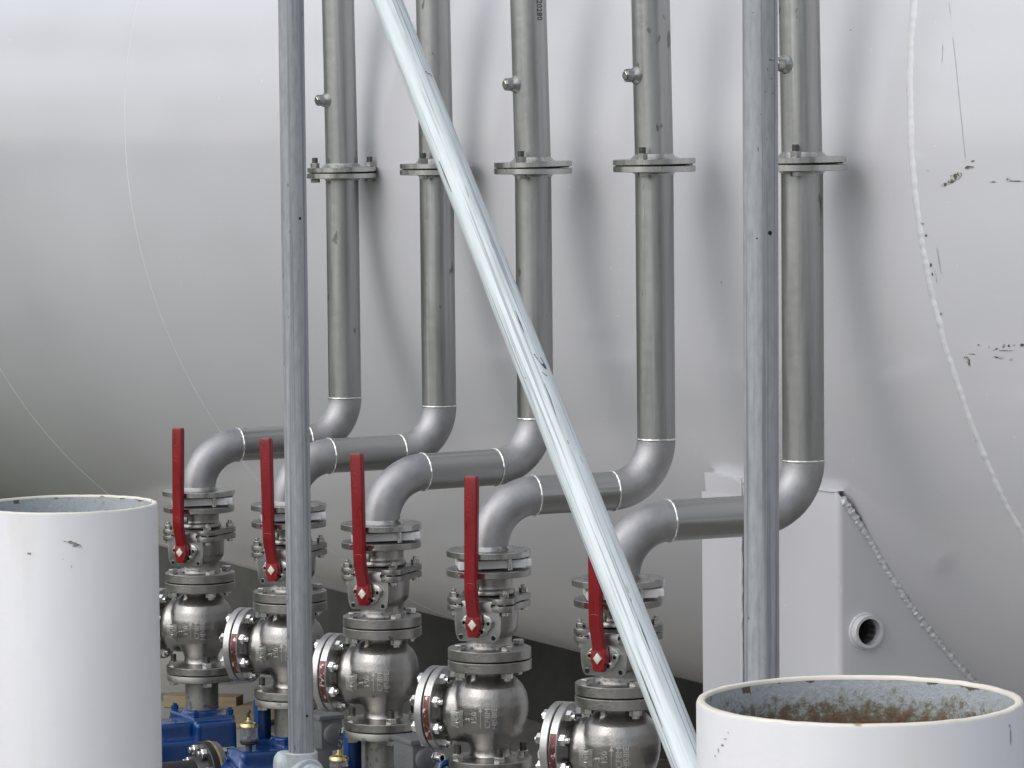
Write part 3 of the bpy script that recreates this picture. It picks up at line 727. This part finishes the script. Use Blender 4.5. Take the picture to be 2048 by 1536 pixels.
# ---- check valves (origin = ball valve top flange centre too)
def make_check():
    root = empty('check_valve')
    mb = MB()
    mb.lathe((0, 0, 0), UZ, [(-.200, .050), (-.222, .048), (-.232, .050), (-.244, .062), (-.258, .075), (-.275, .083), (-.297, .087), (-.318, .087), (-.340, .083), (-.358, .074), (-.372, .062), (-.385, .052), (-.400, .045), (-.414, .046), (-.424, .056)], 48)
    mb.lathe((0, 0, -.318), (-1, 0, 0), [(0, .073), (.076, .073), (.088, .068), (.094, .0575), (.112, .056)], 40)
    mb.lathe((0, 0, -.318), (1, 0, 0), [(0, .066), (.060, .060), (.074, .045), (.078, .02)], 32)
    for sx in (-1, 1): mb.box((sx * .004 - .020, -.050, -.238), (.010, .014, .04)) if sx > 0 else None
    me = remeshed(mb, .003, 7); body = link('valve_body', me, 'cast', root)
    mb = MB(); mb.lathe((0, 0, 0), UZ, [(-.1975, .038), (-.1975, .0930), (-.199, .0945), (-.219, .0945), (-.2205, .0930), (-.2205, .055), (-.226, .049), (-.226, .038)], 64, closed=True)
    mb.obj('top_flange', 'cast', root)
    mb = MB(); mb.cyl((0, 0, 0), UZ, -.1975, -.1945, .086, 48); mb.obj('gasket', 'gap', root)
    mb = MB(); mb.lathe((0, 0, 0), UZ, [(-.416, .038), (-.416, .052), (-.421, .062), (-.4225, .0930), (-.424, .0945), (-.441, .0945), (-.4425, .0930), (-.4425, .038)], 64, closed=True)
    mb.obj('bottom_flange', 'cast', root)
    # cover: two discs on the left branch
    cz = -.316; ax = (-1, 0, 0)
    mb = MB(); mb.lathe((0, 0, cz), ax, [(.107, .05), (.107, .0935), (.1085, .095), (.124, .095), (.1255, .0935), (.1255, .05)], 64, closed=True)
    mb.obj('cover_flange', 'cast2', root)
    mb = MB(); mb.cyl((0, 0, cz), ax, .1255, .1285, .087, 48); mb.obj('cover_gasket', 'gap', root)
    mb = MB(); mb.lathe((0, 0, cz), ax, [(.1285, .02), (.1285, .0935), (.130, .095), (.145, .095), (.1465, .0935), (.1465, .066), (.151, .06), (.153, .02)], 64)
    cov = mb.obj('cover', 'cast2', root)
    for k in range(8):
        b_ = math.pi / 8 + k * math.pi / 4 + R(4); p = Vector((0, math.cos(b_) * .0775, cz + math.sin(b_) * .0775))
        mb = MB(); mb.hexn(p, (1, 0, 0), -.107, -.093, .0135, .3 * k); mb.cyl(p, (1, 0, 0), -.095, -.086, .007, 14, .001)
        mb.hexn(p, (1, 0, 0), -.1585, -.1465, .0135, .2 * k); mb.cyl(p, (1, 0, 0), .098, .155, .005, 10) if 0 else mb.cyl(p, (1, 0, 0), -.155, -.098, .005, 10); mb.cyl(p, (1, 0, 0), -.163, -.157, .0065, 14, .001)
        mb.obj('cover_bolt', 'boltb', root)
    # sticker on rim of cover flange
    mb = MB(); vs = []
    for k in range(17):
        f = math.pi * 1.5 - .78 + k / 16 * .95
        y_, z_ = math.sin(f) * .0954, math.cos(f) * .0954
        y_, z_ = -math.cos((k / 16 - .62) * 1.15) * .0954, math.sin((k / 16 - .62) * 1.15) * .0954
        for x_ in (-.1235, -.1092): vs.append(mb.bm.verts.new((x_, y_, cz + z_)))
    for k in range(0, 32, 2): mb.bm.faces.new((vs[k], vs[k + 1], vs[k + 3], vs[k + 2]))
    mb.obj('sticker', 'copperst', root)
    # lifting eye
    mb = MB(); p = Vector((-.168, -.012, cz - .012)); mb.torus(p + Vector((0, 0, -.008)), (.25, 1, 0), .0145, .0032, 32, 10); mb.cyl(p, (-1, 0, 0), -.02, -.008, .006, 12)
    mb.obj('lifting_eye', 'galvcast', root)
    # studs and nuts on bottom flange
    for k in range(4):
        b_ = math.pi / 4 + k * math.pi / 2 - .10; p = Vector((math.cos(b_) * .0762, math.sin(b_) * .0762, 0))
        mb = MB(); mb.hexn(p, UZ, -.4225, -.4095, .0135, .5 + k); nu = mb.obj('flange_nut', 'bolt', root)
        mb = MB(); mb.cyl(p, UZ, -.411, -.391, .0078, 14, .001); mb.obj('stud', 'stud', nu)
        mb = MB(); mb.hexn(p, UZ, -.474, -.4625, .0135, .5 + k); mb.obj('lower_nut', 'bolt', nu)
    # cast lettering, draped over the body
    dg = bpy.context.evaluated_depsgraph_get()
    bmx = bmesh.new(); bmx.from_mesh(body.data); tree = BVHTree.FromBMesh(bmx)
    vd = Matrix.Rotation(-THV, 3, 'Z') @ Vector((0, 1, -.13)); vd.normalize()      # looking direction in the valve's frame
    ur = Matrix.Rotation(-THV, 3, 'Z') @ Vector((1, 0, 0)); uu = ur.cross(vd)
    O = Vector((0, 0, -.335))
    def drape(me, cu, cv, rotz, lift):
        cr, sr_ = math.cos(rotz), math.sin(rotz)
        for v in me.vertices:
            x, y, z = v.co; xu = x * cr - y * sr_ + cu; yv = x * sr_ + y * cr + cv
            h = tree.ray_cast(O + ur * xu + uu * yv - vd * .5, vd)
            if h[0] is None: v.co = O + ur * xu + uu * yv; continue
            v.co = h[0] + h[1] * (z + lift)
        me.update(); return me
    for body_, cu, cv, sz in (('3', -.0495, .000, .0135), ('150', -.0335, .004, .0125), ('CF8M', -.0035, .004, .0125), ('HJ5BIE', .0115, .003, .0115)):
        me = drape(text_mesh(body_, sz * 1.45, .0017, 1.02), cu, cv, math.pi / 2, .0008); link('cast_lettering', me, 'letters', body)
    # arrow
    mb = MB(); mb.box((0, 0, 0), (.044, .0016, .002)); mb.prism([(.024, 0), (.014, .005), (.014, -.005)], .002)
    bmesh.ops.subdivide_edges(mb.bm, edges=list(mb.bm.edges), cuts=4, use_grid_fill=True)
    me = mb.mesh('arrow'); drape(me, -.0195, .004, math.pi / 2, .0008); link('cast_arrow', me, 'letters', body)
    # raised logo plate
    mb = MB(); bmesh.ops.create_grid(mb.bm, x_segments=10, y_segments=8, size=.5)
    for v in mb.bm.verts: v.co.x *= .037; v.co.y *= .029
    me = mb.mesh('plate'); drape(me, -.073, .004, math.pi / 2, .0010); pl_ = link('logo_plate', me, 'cast2', body)
    me = drape(text_mesh('ARITA', .0165, .0012, .9), -.0725, .004, math.pi / 2, .0026); link('logo_letters', me, 'letters', pl_)
    return root
MT['cast2'] = mat('turned_cast_steel', (.52, .52, .51), .42, 1.0, var=.08, scale=(30, 30, 30), rvar=.08, bump=.0003, bscale=260)
MT['boltb'] = mat('bright_bolt', (.85, .85, .84), .18, 1.0, var=.1, scale=(60, 60, 60))
MT['copperst'] = mat('metallic_red_sticker', (.14, .05, .045), .3, .5, var=.45, scale=(90, 90, 90), spots=(.62, .52, .50), spot_scale=90, spot_thr=.60)
chk0 = make_check()
labs_chk = ['bulbous cast steel check valve beside the left white post, farthest in the row',
            'bulbous cast steel check valve half hidden behind the left galvanised pole',
            'bulbous cast steel check valve right of the left galvanised pole, whole body in view',
            'bulbous cast steel check valve in the middle, largest one fully in view',
            'bulbous cast steel check valve at the bottom edge, half behind the slanted pole']
for i in range(5):
    o = chk0 if i == 0 else copy_tree(chk0)
    o.location = VP[i]; o.rotation_euler = (0, 0, THV + [0, R(1), 0, R(-1), 0][i])
    tag(o, labs_chk[i], 'valve', 'cast steel check valves')

# ---- pumps
def make_pump():
    root = empty('pump')
    mb = MB(); mb.lathe((0, 0, 0), UZ, [(-.463, .03), (-.463, .0915), (-.462, .0925), (-.447, .0925), (-.4455, .0915), (-.4455, .03)], 64)
    mb.obj('suction_flange', 'nozzle', root)
    mb = MB(); mb.cyl((0, 0, 0), UZ, -.4465, -.4420, .086, 40); mb.obj('gasket', 'gap', root)
    mb = MB(); mb.lathe((0, 0, 0), UZ, [(-.56, .0445), (-.462, .0445)], 40); mb.obj('nozzle', 'nozzle', root)
    mb = MB()
    mb.lathe((0, 0, 0), UZ, [(-.552, .056), (-.544, .054), (-.541, .05)], 40)
    mb.box((0, 0, -.562), (.125, .165, .020), ch=.005)
    mb.box((0, 0, -.70), (.118, .205, .27), ch=.012, seg=3)
    mb.box((0, 0, -1.05), (.16, .26, .5), ch=.015, seg=3)
    for v in mb.bm.verts:
        if v.co.z < -.60: v.co.x *= 1.06
    me = remeshed(mb, .004, 4); h = link('casing', me, 'blue', root)
    for sx in (-1, 1):
        for sy in (-1, 1):
            mb = MB(); mb.hexn((sx * .05, sy * .072, 0), UZ, -.553, -.538, .010, .3); mb.cyl((sx * .05, sy * .072, 0), UZ, -.539, -.533, .006, 12, .001); mb.obj('casing_bolt', 'blue', root)
    # outlined plate on the side facing the walkway
    mb = MB()
    for c_, s_ in (((.0, 0, .021), (.062, .002, .0022)), ((0, 0, -.021), (.062, .002, .0022)), ((-.030, 0, 0), (.0022, .002, .042)), ((.030, 0, 0), (.0022, .002, .042))):
        mb.box(Vector(c_) + Vector((.018, -.1035, -.658)), s_)
    mb.obj('plate_frame', 'palegrey', root)
    # bearing housing towards the left
    mb = MB()
    mb.box((-.110, -.02, -.60), (.12, .105, .07), ch=.012, seg=3)
    mb.box((-.112, -.02, -.72), (.15, .15, .22), ch=.014, seg=3)
    mb.lathe((-.11, -.02, -.645), (-1, 0, 0), [(.03, .07), (.065, .07), (.07, .062)], 32)
    me = remeshed(mb, .004, 5); bh = link('bearing_housing', me, 'blue', root)
    for k in range(6):
        b_ = k * math.pi / 3 + .3
        mb = MB(); mb.hexn((-.18, -.02 + math.cos(b_) * .058, -.645 + math.sin(b_) * .058), (-1, 0, 0), -.002, .008, .008, .2); mb.obj('housing_bolt', 'blue', bh)
    return root
pump0 = make_pump()
labs_pump = ['blue enamelled pump beside the left white post, its flat side plate outlined in grey', 'blue enamelled pump at the foot of the left galvanised pole, an oiler on its housing',
             'blue enamelled pump mostly below the picture edge, under the third check valve', 'blue enamelled pump below the picture edge under the middle check valve',
             'blue enamelled pump hidden under the nearest check valve']
for i in range(5):
    o = pump0 if i == 0 else copy_tree(pump0)
    o.location = VP[i]; o.rotation_euler = (0, 0, THT)
    tag(o, labs_pump[i], 'pump', 'blue pumps below the valves')
    if i in (1, 2, 3):   # upright yoke behind the nozzle
        mb = MB()
        mb.box((-.075, .035, -.505), (.020, .03, .11), ch=.003); mb.box((-.045, .065, -.505), (.020, .03, .11), ch=.003); mb.box((-.06, .05, -.565), (.07, .07, .03), ch=.004)
        y = mb.obj('yoke', 'blue', o)
    if i == 1 or i == 2:
        ol = empty('oiler', VP[i] + Matrix.Rotation(THT, 3, 'Z') @ Vector((-.128, -.02, -.565)))
        mb = MB(); mb.lathe((0, 0, 0), UZ, [(0, .008), (.012, .008), (.013, .020), (.018, .0235), (.023, .0235)], 32); mb.obj('base', 'stud', ol)
        mb = MB(); mb.lathe((0, 0, 0), UZ, [(.023, .0225), (.056, .0225)], 32); mb.obj('glass', 'glass', ol)
        mb = MB(); mb.cyl((0, 0, 0), UZ, .0235, .034 if i == 1 else .044, .0205 if i == 2 else .004, 28); mb.obj('oil', 'oil', ol)
        mb = MB(); mb.cyl((0, 0, 0), UZ, .034, .056, .003, 12); mb.obj('drip_tube', 'grey', ol)
        mb = MB(); mb.lathe((0, 0, 0), UZ, [(.056, .023), (.057, .0245), (.062, .0245), (.067, .021), (.070, .010), (.074, .006), (.082, .005)], 32); mb.obj('cap', 'brass', ol)
        mb = MB()
        if i == 1: mb.tube([Vector((0, 0, .080)), Vector((-.002, 0, .090)), Vector((.003, 0, .100))], .0045, 10)
        else: mb.torus((0.004, 0, .097), (.9, .5, 0), .008, .0022, 20, 8)
        mb.obj('toggle', 'stud', ol)
        tag(ol, ['', 'small glass oiler with brass cap just left of the left pole, clear and empty', 'small glass oiler with brass cap right of the left pole, red oil inside'][i], 'oiler', 'glass oilers on the pumps')
# ---- grey junction boxes with cable glands behind the valves
for k, (px, py, Y, lab) in enumerate(((646, 1462, 9.25, 'grey cast junction box with cable gland, between the left pole and third valve'),
                                      (828, 1512, 8.75, 'grey cast junction box with an open cable gland left of the middle check valve'))):
    p = at(px, py, Y); jb = empty('junction_box', p, THT)
    mb = MB()
    mb.box((0, 0, 0), (.06, .10, .085), ch=.008, seg=3); mb.box((0, 0, .040), (.068, .108, .012), ch=.003); mb.lathe((.005, -.03, 0), (0, -1, 0), [(0, .028), (.03, .026), (.033, .02)], 28)
    mb.obj('housing', 'grey', jb)
    mb = MB(); mb.box((-.02, -.02, -.28), (.05, .06, .50), ch=.01); mb.obj('pedestal', 'grey', jb)
    g_ = Vector((.022, -.052, .004)); mb = MB(); mb.hexn(g_, (.35, -1, 0), 0, .010, .0125); mb.hexn(g_, (.35, -1, 0), .013, .020, .011); mb.disc_hole(g_, (.35, -1, 0), .018, .032, .0105, .0075, 24)
    gl = mb.obj('cable_gland', 'boltb', jb); mb = MB(); mb.cyl(g_, (.35, -1, 0), .026, .0265, .0076, 20); mb.obj('gland_opening', 'hole', gl)
    tag(jb, lab, 'junction box', 'grey junction boxes behind the valves')
# blue lug beside the fourth valve
p = at(893, 1536, 8.62)
bl = empty('arched_bracket', p, .3)
mb = MB(); mb.tube([Vector((-.022, 0, -.09)), Vector((-.021, 0, -.02)), Vector((-.012, 0, .008)), Vector((.004, 0, .014)), Vector((.016, 0, .002)), Vector((.022, 0, -.03)), Vector((.024, 0, -.09))], .0095, 14)
mb.obj('arch', 'blue', bl, 60)
mb = MB(); mb.tube([Vector((.002, 0, .012)), Vector((.035, 0, .022))], .008, 12); mb.obj('grip', 'blue2' if 'blue2' in MT else 'blue', bl)
mb = MB(); mb.box((0, 0, -.45), (.07, .06, .72), ch=.008); mb.obj('stand', 'grey', bl)
tag(bl, 'dark blue arched bracket with a short grip low beside the middle check valve', 'bracket')

# ---- black suction line with flange in front of the first pump
S0 = at(418, 1553, 9.62); sd = -nn
sp_ = empty('black_pipe', S0)
mb = MB(); mb.tube([sd * .012, sd * .9], .047, 36); mb.obj('pipe', 'black', sp_, 60)
mb = MB(); mb.lathe((0, 0, 0), sd, [(.000, .03), (.000, .089), (.0015, .0905), (.018, .0905), (.0195, .089), (.0195, .062), (.040, .052), (.045, .048)], 56); mb.obj('flange', 'black', sp_)
mb = MB(); mb.cyl((0, 0, 0), sd, -.005, 0, .0915, 56); mb.obj('gasket', 'gasket', sp_)
mb = MB(); mb.lathe((0, 0, 0), sd, [(-.09, .045), (-.03, .045), (-.022, .06), (-.021, .0885), (-.005, .0895)], 56); mb.obj('mating_flange', 'nozzle', sp_)
_, u_, v_ = basis(sd)
for k in range(8):
    b_ = k * math.pi / 4 + .35; q = (u_ * math.cos(b_) + v_ * math.sin(b_)) * .073
    mb = MB(); mb.hexn(q, sd, .0195, .034, .013, .1 * k); mb.cyl(q, sd, .033, .044, .0078, 14, .001); mb.hexn(q, sd, -.034, -.021, .013, .2); mb.cyl(q, sd, -.03, .03, .006, 10); mb.obj('bolt', 'boltb', sp_)
tag(sp_, 'black painted pipe with bolted flange and fibre gasket low beside the left white post', 'pipe')
# timber boards lying on the floor behind
tb = at(345, 1400, 15.6)
for k, (x0, y0, x1, y1, w_, h_, lab) in enumerate(((334, 1412, 480, 1416, .10, .05, 'yellowish timber beam lying on the floor behind the first pump'),
                                                   (440, 1432, 572, 1440, .55, .018, 'flat wide pine board on the floor seen between the first and second pumps'))):
    def gnd(px, py):
        d = ray(px, py); return CP + d * (-CAMZ / d.z)
    A_, B_ = gnd(x0, y0), gnd(x1, y1); d = B_ - A_; d.z = 0
    mb = MB(); mb.box((d.length / 2, 0, h_ / 2 + .002), (d.length, w_, h_), ch=.003)
    o = mb.obj('timber_beam' if k == 0 else 'pine_board', 'wood'); o.location = (A_.x, A_.y, 0); o.rotation_euler = (0, 0, math.atan2(d.y, d.x)); tag(o, lab, 'timber')

# ------------------------------------------------------------------ galvanised poles
def pole(name, p0, p1, r_, m_, label, cat, group=None):
    d = p1 - p0; o = empty(name, p0); q = d.to_track_quat('Z', 'Y'); o.rotation_euler = q.to_euler()
    mb = MB(); mb.lathe((0, 0, 0), UZ, [(0, r_ * .9), (0, r_), (d.length / 2, r_), (d.length, r_), (d.length, r_ * .9)], 64, closed=True)
    mb.obj('tube', m_, o, 60); tag(o, label, cat, group); return o, q.inverted(), p0
def pole_hole(P, px, py, rr=.0026):
    o, qi, p0 = P
    # nearest point on the tube surface along the sight line
    d = ray(px, py).normalized(); axis = (o.rotation_euler.to_quaternion() @ Vector((0, 0, 1)))
    dp = d - axis * d.dot(axis); op = (CP - p0); op = op - axis * op.dot(axis)
    A = dp.dot(dp); B = 2 * dp.dot(op); C = op.dot(op) - .02415 ** 2; D = B * B - 4 * A * C
    if D < 0: print('hole misses', px, py); return
    h = CP + d * ((-B - math.sqrt(D)) / (2 * A)); l = qi @ (h - p0); nl = Vector((l.x, l.y, 0)).normalized()
    mb = MB(); mb.cyl(l, nl, -.0012, .0003, rr, 20); mb.obj('drilled_hole', 'hole', o)
zt_ = CAMZ + .9
PL0 = at(602.5, 1506, 7.13); PLt = at(582, 0, 7.13); d = PLt - PL0; PLt = PL0 + d * 1.5
P1 = pole('galvanised_pole', PL0, PLt, .02415, 'galv', 'weathered grey galvanised upright pole on the left, ending in a clamp fitting', 'pole', 'galvanised upright poles')
pole_hole(P1, 600, 437); pole_hole(P1, 614, 1432)
Ya = 5.2
PR0 = at(1524, 1360, Ya); PRt = at(1520, 0, Ya); d = (PRt - PR0).normalized(); PR0 = PR0 - d * (PR0.z / d.z); PRt = PR0 + d * (CAMZ + 1.0)
P2 = pole('galvanised_pole', PR0, PRt, .02415, 'galv', 'weathered grey galvanised upright pole on the right, standing behind the right white post', 'pole', 'galvanised upright poles')
pole_hole(P2, 1540, 466, .003); pole_hole(P2, 1514, 477, .0012)
B0 = at(1381, 1536, 5.1); B1 = at(774.5, 0, 6.27); d = B1 - B0; k = B0.z / d.z; 
P3 = pole('diagonal_brace', B0 - d * (k * .98), B1 + d * .35, .02415, 'galvlight', 'bright new galvanised pole slanting across the picture from upper left to lower right', 'pole')
# hammered dents and scuffs on the brace
for px, py, rr in ((856, 150, .004), (1078, 720, .0045), (1088, 745, .003), (1258, 1180, .0016), (1055, 1380, .0)):
    if rr: pass
def scuff(P, pts, w_):
    o, qi, p0 = P; mb = MB(); axis = (o.rotation_euler.to_quaternion() @ Vector((0, 0, 1))); vs = []
    for j, (px, py) in enumerate(pts):
        ww = w_ * (.35 if j in (0, len(pts) - 1) else 1) * (.8 + .4 * random.random())
        for dx in (-ww / 2, ww / 2):
            d = ray(px + dx, py).normalized(); dp = d - axis * d.dot(axis); op = (CP - p0); op = op - axis * op.dot(axis)
            A = dp.dot(dp); B = 2 * dp.dot(op); C = op.dot(op) - .02445 ** 2; D = B * B - 4 * A * C
            h = CP + d * ((-B - math.sqrt(max(D, 0))) / (2 * A)); vs.append(mb.bm.verts.new(qi @ (h - p0)))
    for i in range(0, len(vs) - 2, 2): mb.bm.faces.new((vs[i], vs[i + 1], vs[i + 3], vs[i + 2]))
    return mb.obj('scuff_mark', 'scuff', o)
MT['scuff'] = mat('scuffed_zinc', (.10, .115, .12), .6, .4, var=.5, scale=(120, 120, 120))
for pts, w_ in (([(851, 142), (858, 148), (864, 153)], 7), ([(878, 322), (890, 352), (903, 384)], 3), ([(1031, 622), (1040, 645), (1048, 665)], 2.6), ([(1068, 708), (1078, 716), (1086, 728), (1092, 738)], 9),
                ([(1084, 744), (1094, 752)], 7), ([(1088, 765), (1100, 795), (1112, 830)], 2.), ([(1277, 1240), (1288, 1270), (1300, 1302)], 2.4), ([(1280, 1340), (1300, 1392), (1325, 1455)], 3),
                ([(1253, 1172), (1258, 1186)], 3), ([(1261, 1196), (1263, 1203)], 3), ([(930, 372), (938, 395)], 2), ([(980, 478), (986, 495)], 2), ([(1135, 880), (1137, 888)], 3),
                ([(1160, 912), (1166, 925)], 2), ([(1049, 754), (1052, 758)], 3)):
    scuff(P3, pts, w_)
for pts, w_ in (([(1541, 115), (1550, 119)], 6), ([(1541, 157), (1551, 157.6)], 14), ([(1541, 186), (1551, 186.5)], 14)): pass
for pts, w_ in (([(1543, 157), (1543.4, 158.4)], 15), ([(1545, 186), (1545.3, 187.3)], 13), ([(1541, 118), (1543, 121), (1544, 122)], 9), ([(1534, 136), (1535, 141)], 4), ([(1530, 182), (1531, 185)], 6),
                ([(1521, 228), (1521.4, 229.2)], 6), ([(1534, 275), (1533, 280)], 2.4), ([(1506, 24), (1507, 25.4)], 7)): scuff(P2, pts, w_)

# clamp fitting at the foot of the left pole + rail coming forward
cf = empty('clamp_fitting', PL0)
hd = Vector((math.sin(AL), -math.cos(AL), -.10)).normalized()
mb = MB(); mb.lathe((0, 0, 0), UZ, [(-.03, .031), (.001, .031), (.003, .0295), (.003, .0245), (-.03, .0245)], 48, closed=True); mb.obj('upright_socket', 'galvcast', cf)
mb = MB(); mb.lathe((.002, 0, -.036), hd, [(-.042, .022), (-.040, .028), (-.034, .032), (.028, .032), (.030, .030), (.030, .0246), (0, .0246)], 48); mb.obj('cross_socket', 'galvcast', cf)
mb = MB(); mb.lathe((-.038, .01, -.028), Vector((-1, -.25, 0)), [(-.03, .030), (.000, .031), (.006, .029), (.012, .022), (.015, .010)], 40); mb.obj('end_cap', 'galvcast', cf, 60)
tag(cf, 'pale cast clamp fitting joining the foot of the left pole to a rail', 'fitting')
rl = empty('guard_rail', PL0 + Vector((.002, 0, -.036)))
mb = MB(); mb.tube([hd * .01, hd * 3.2], .0241, 48); mb.obj('tube', 'galvlight', rl, 60)
tag(rl, 'pale galvanised rail running forward out of the clamp fitting at the bottom edge', 'rail')

# ------------------------------------------------------------------ white open-topped posts
def post(name, c, r_, ri, label, marks, inm='inside'):
    o = empty(name, c)
    h = c.z
    mb = MB(); n_ = 128
    mb.lathe((0, 0, 0), UZ, [(-h, ri + .002), (-h, r_), (-.004, r_), (-.002, r_ - .0008)], n_)
    # outer skin only: drop the caps
    mb.bm.faces.ensure_lookup_table()
    for f in [f for f in mb.bm.faces if len(f.verts) > 4]: mb.bm.faces.remove(f)
    mb.obj('outer_wall', 'whitepost', o, 50)
    mb = MB(); prev = None; first = None
    for k in range(n_):
        th = 2 * math.pi * k / n_; dv = Vector((math.cos(th), math.sin(th), 0)); j = .0006 * mn.noise(Vector((math.cos(th) * 9, math.sin(th) * 9, 3)))
        rg = [mb.bm.verts.new(dv * rr + UZ * (z_ + j)) for rr, z_ in ((r_ - .0008, -.002), (r_ - .0018, -.0004), (r_ - .003, 0), (ri + .001, 0), (ri, -.001), (ri, -.004))]
        if prev:
            for q in range(5): mb.bm.faces.new((prev[q], prev[q + 1], rg[q + 1], rg[q]))
        else: first = rg
        prev = rg
    for q in range(5): mb.bm.faces.new((prev[q], prev[q + 1], first[q + 1], first[q]))
    mb.obj('rim', 'rim', o, 50)
    mb = MB(); mb.lathe((0, 0, 0), UZ, [(-.4, ri), (-.3, ri), (-.2, ri), (-.1, ri), (-.004, ri)], n_)
    mb.bm.faces.ensure_lookup_table()
    for f in [f for f in mb.bm.faces if len(f.verts) > 4 and f.calc_center_median().z > -.1]: mb.bm.faces.remove(f)
    mb.obj('inner_wall', inm, o, 50)
    mb = MB()
    for px, py, wx, wy, sd_ in marks:
        rnd = random.Random(sd_); vs = []
        for k in range(12):
            th = 2 * math.pi * k / 12; rr = .4 + .6 * rnd.random(); d = ray(px + math.cos(th) * wx * rr, py + math.sin(th) * wy * rr)
            oo = CP - c; A = d.x ** 2 + d.y ** 2; B = 2 * (d.x * oo.x + d.y * oo.y); C = oo.x ** 2 + oo.y ** 2 - (r_ + .0006) ** 2
            vs.append(mb.bm.verts.new(CP + d * ((-B - math.sqrt(max(0, B * B - 4 * A * C))) / (2 * A)) - c))
        mb.bm.faces.new(vs)
    mb.obj('paint_marks', 'postmark', o)
    tag(o, label, 'post', 'white open topped steel posts'); return o
MT['postmark'] = mat('post_scuffs', (.30, .29, .28), .7, var=.4, scale=(90, 90, 90), spots=(.62, .62, .64), spot_scale=120, spot_thr=.52)
post('steel_post', at(1719, 1397, 3.74), .162, .1535, 'wide white open topped steel post in the right foreground, rust stained inside',
     [(1436, 1500, 1.4, 9, 1), (1444, 1490, 3, 4, 2), (1450, 1478, 5, 1.6, 3), (1430, 1512, 2, 2, 5), (1456, 1465, 1.5, 3, 7), (2021, 1452, 2.5, 5, 4), (2022, 1475, 1, 30, 6)])
post('steel_post', at(134, 1007, 6.78), .162, .1535, 'white open topped steel post at the left edge, chipped paint near its top',
     [(152, 1090, 14, 6, 11), (160, 1094, 7, 4, 12), (58, 1107, 8, 3, 13), (142, 1085, 9, 4, 15), (126, 1118, 1.6, 1.6, 16), (143, 1133, .9, 4, 17), (130, 1083, 4, 1.5, 18)], 'inside2')
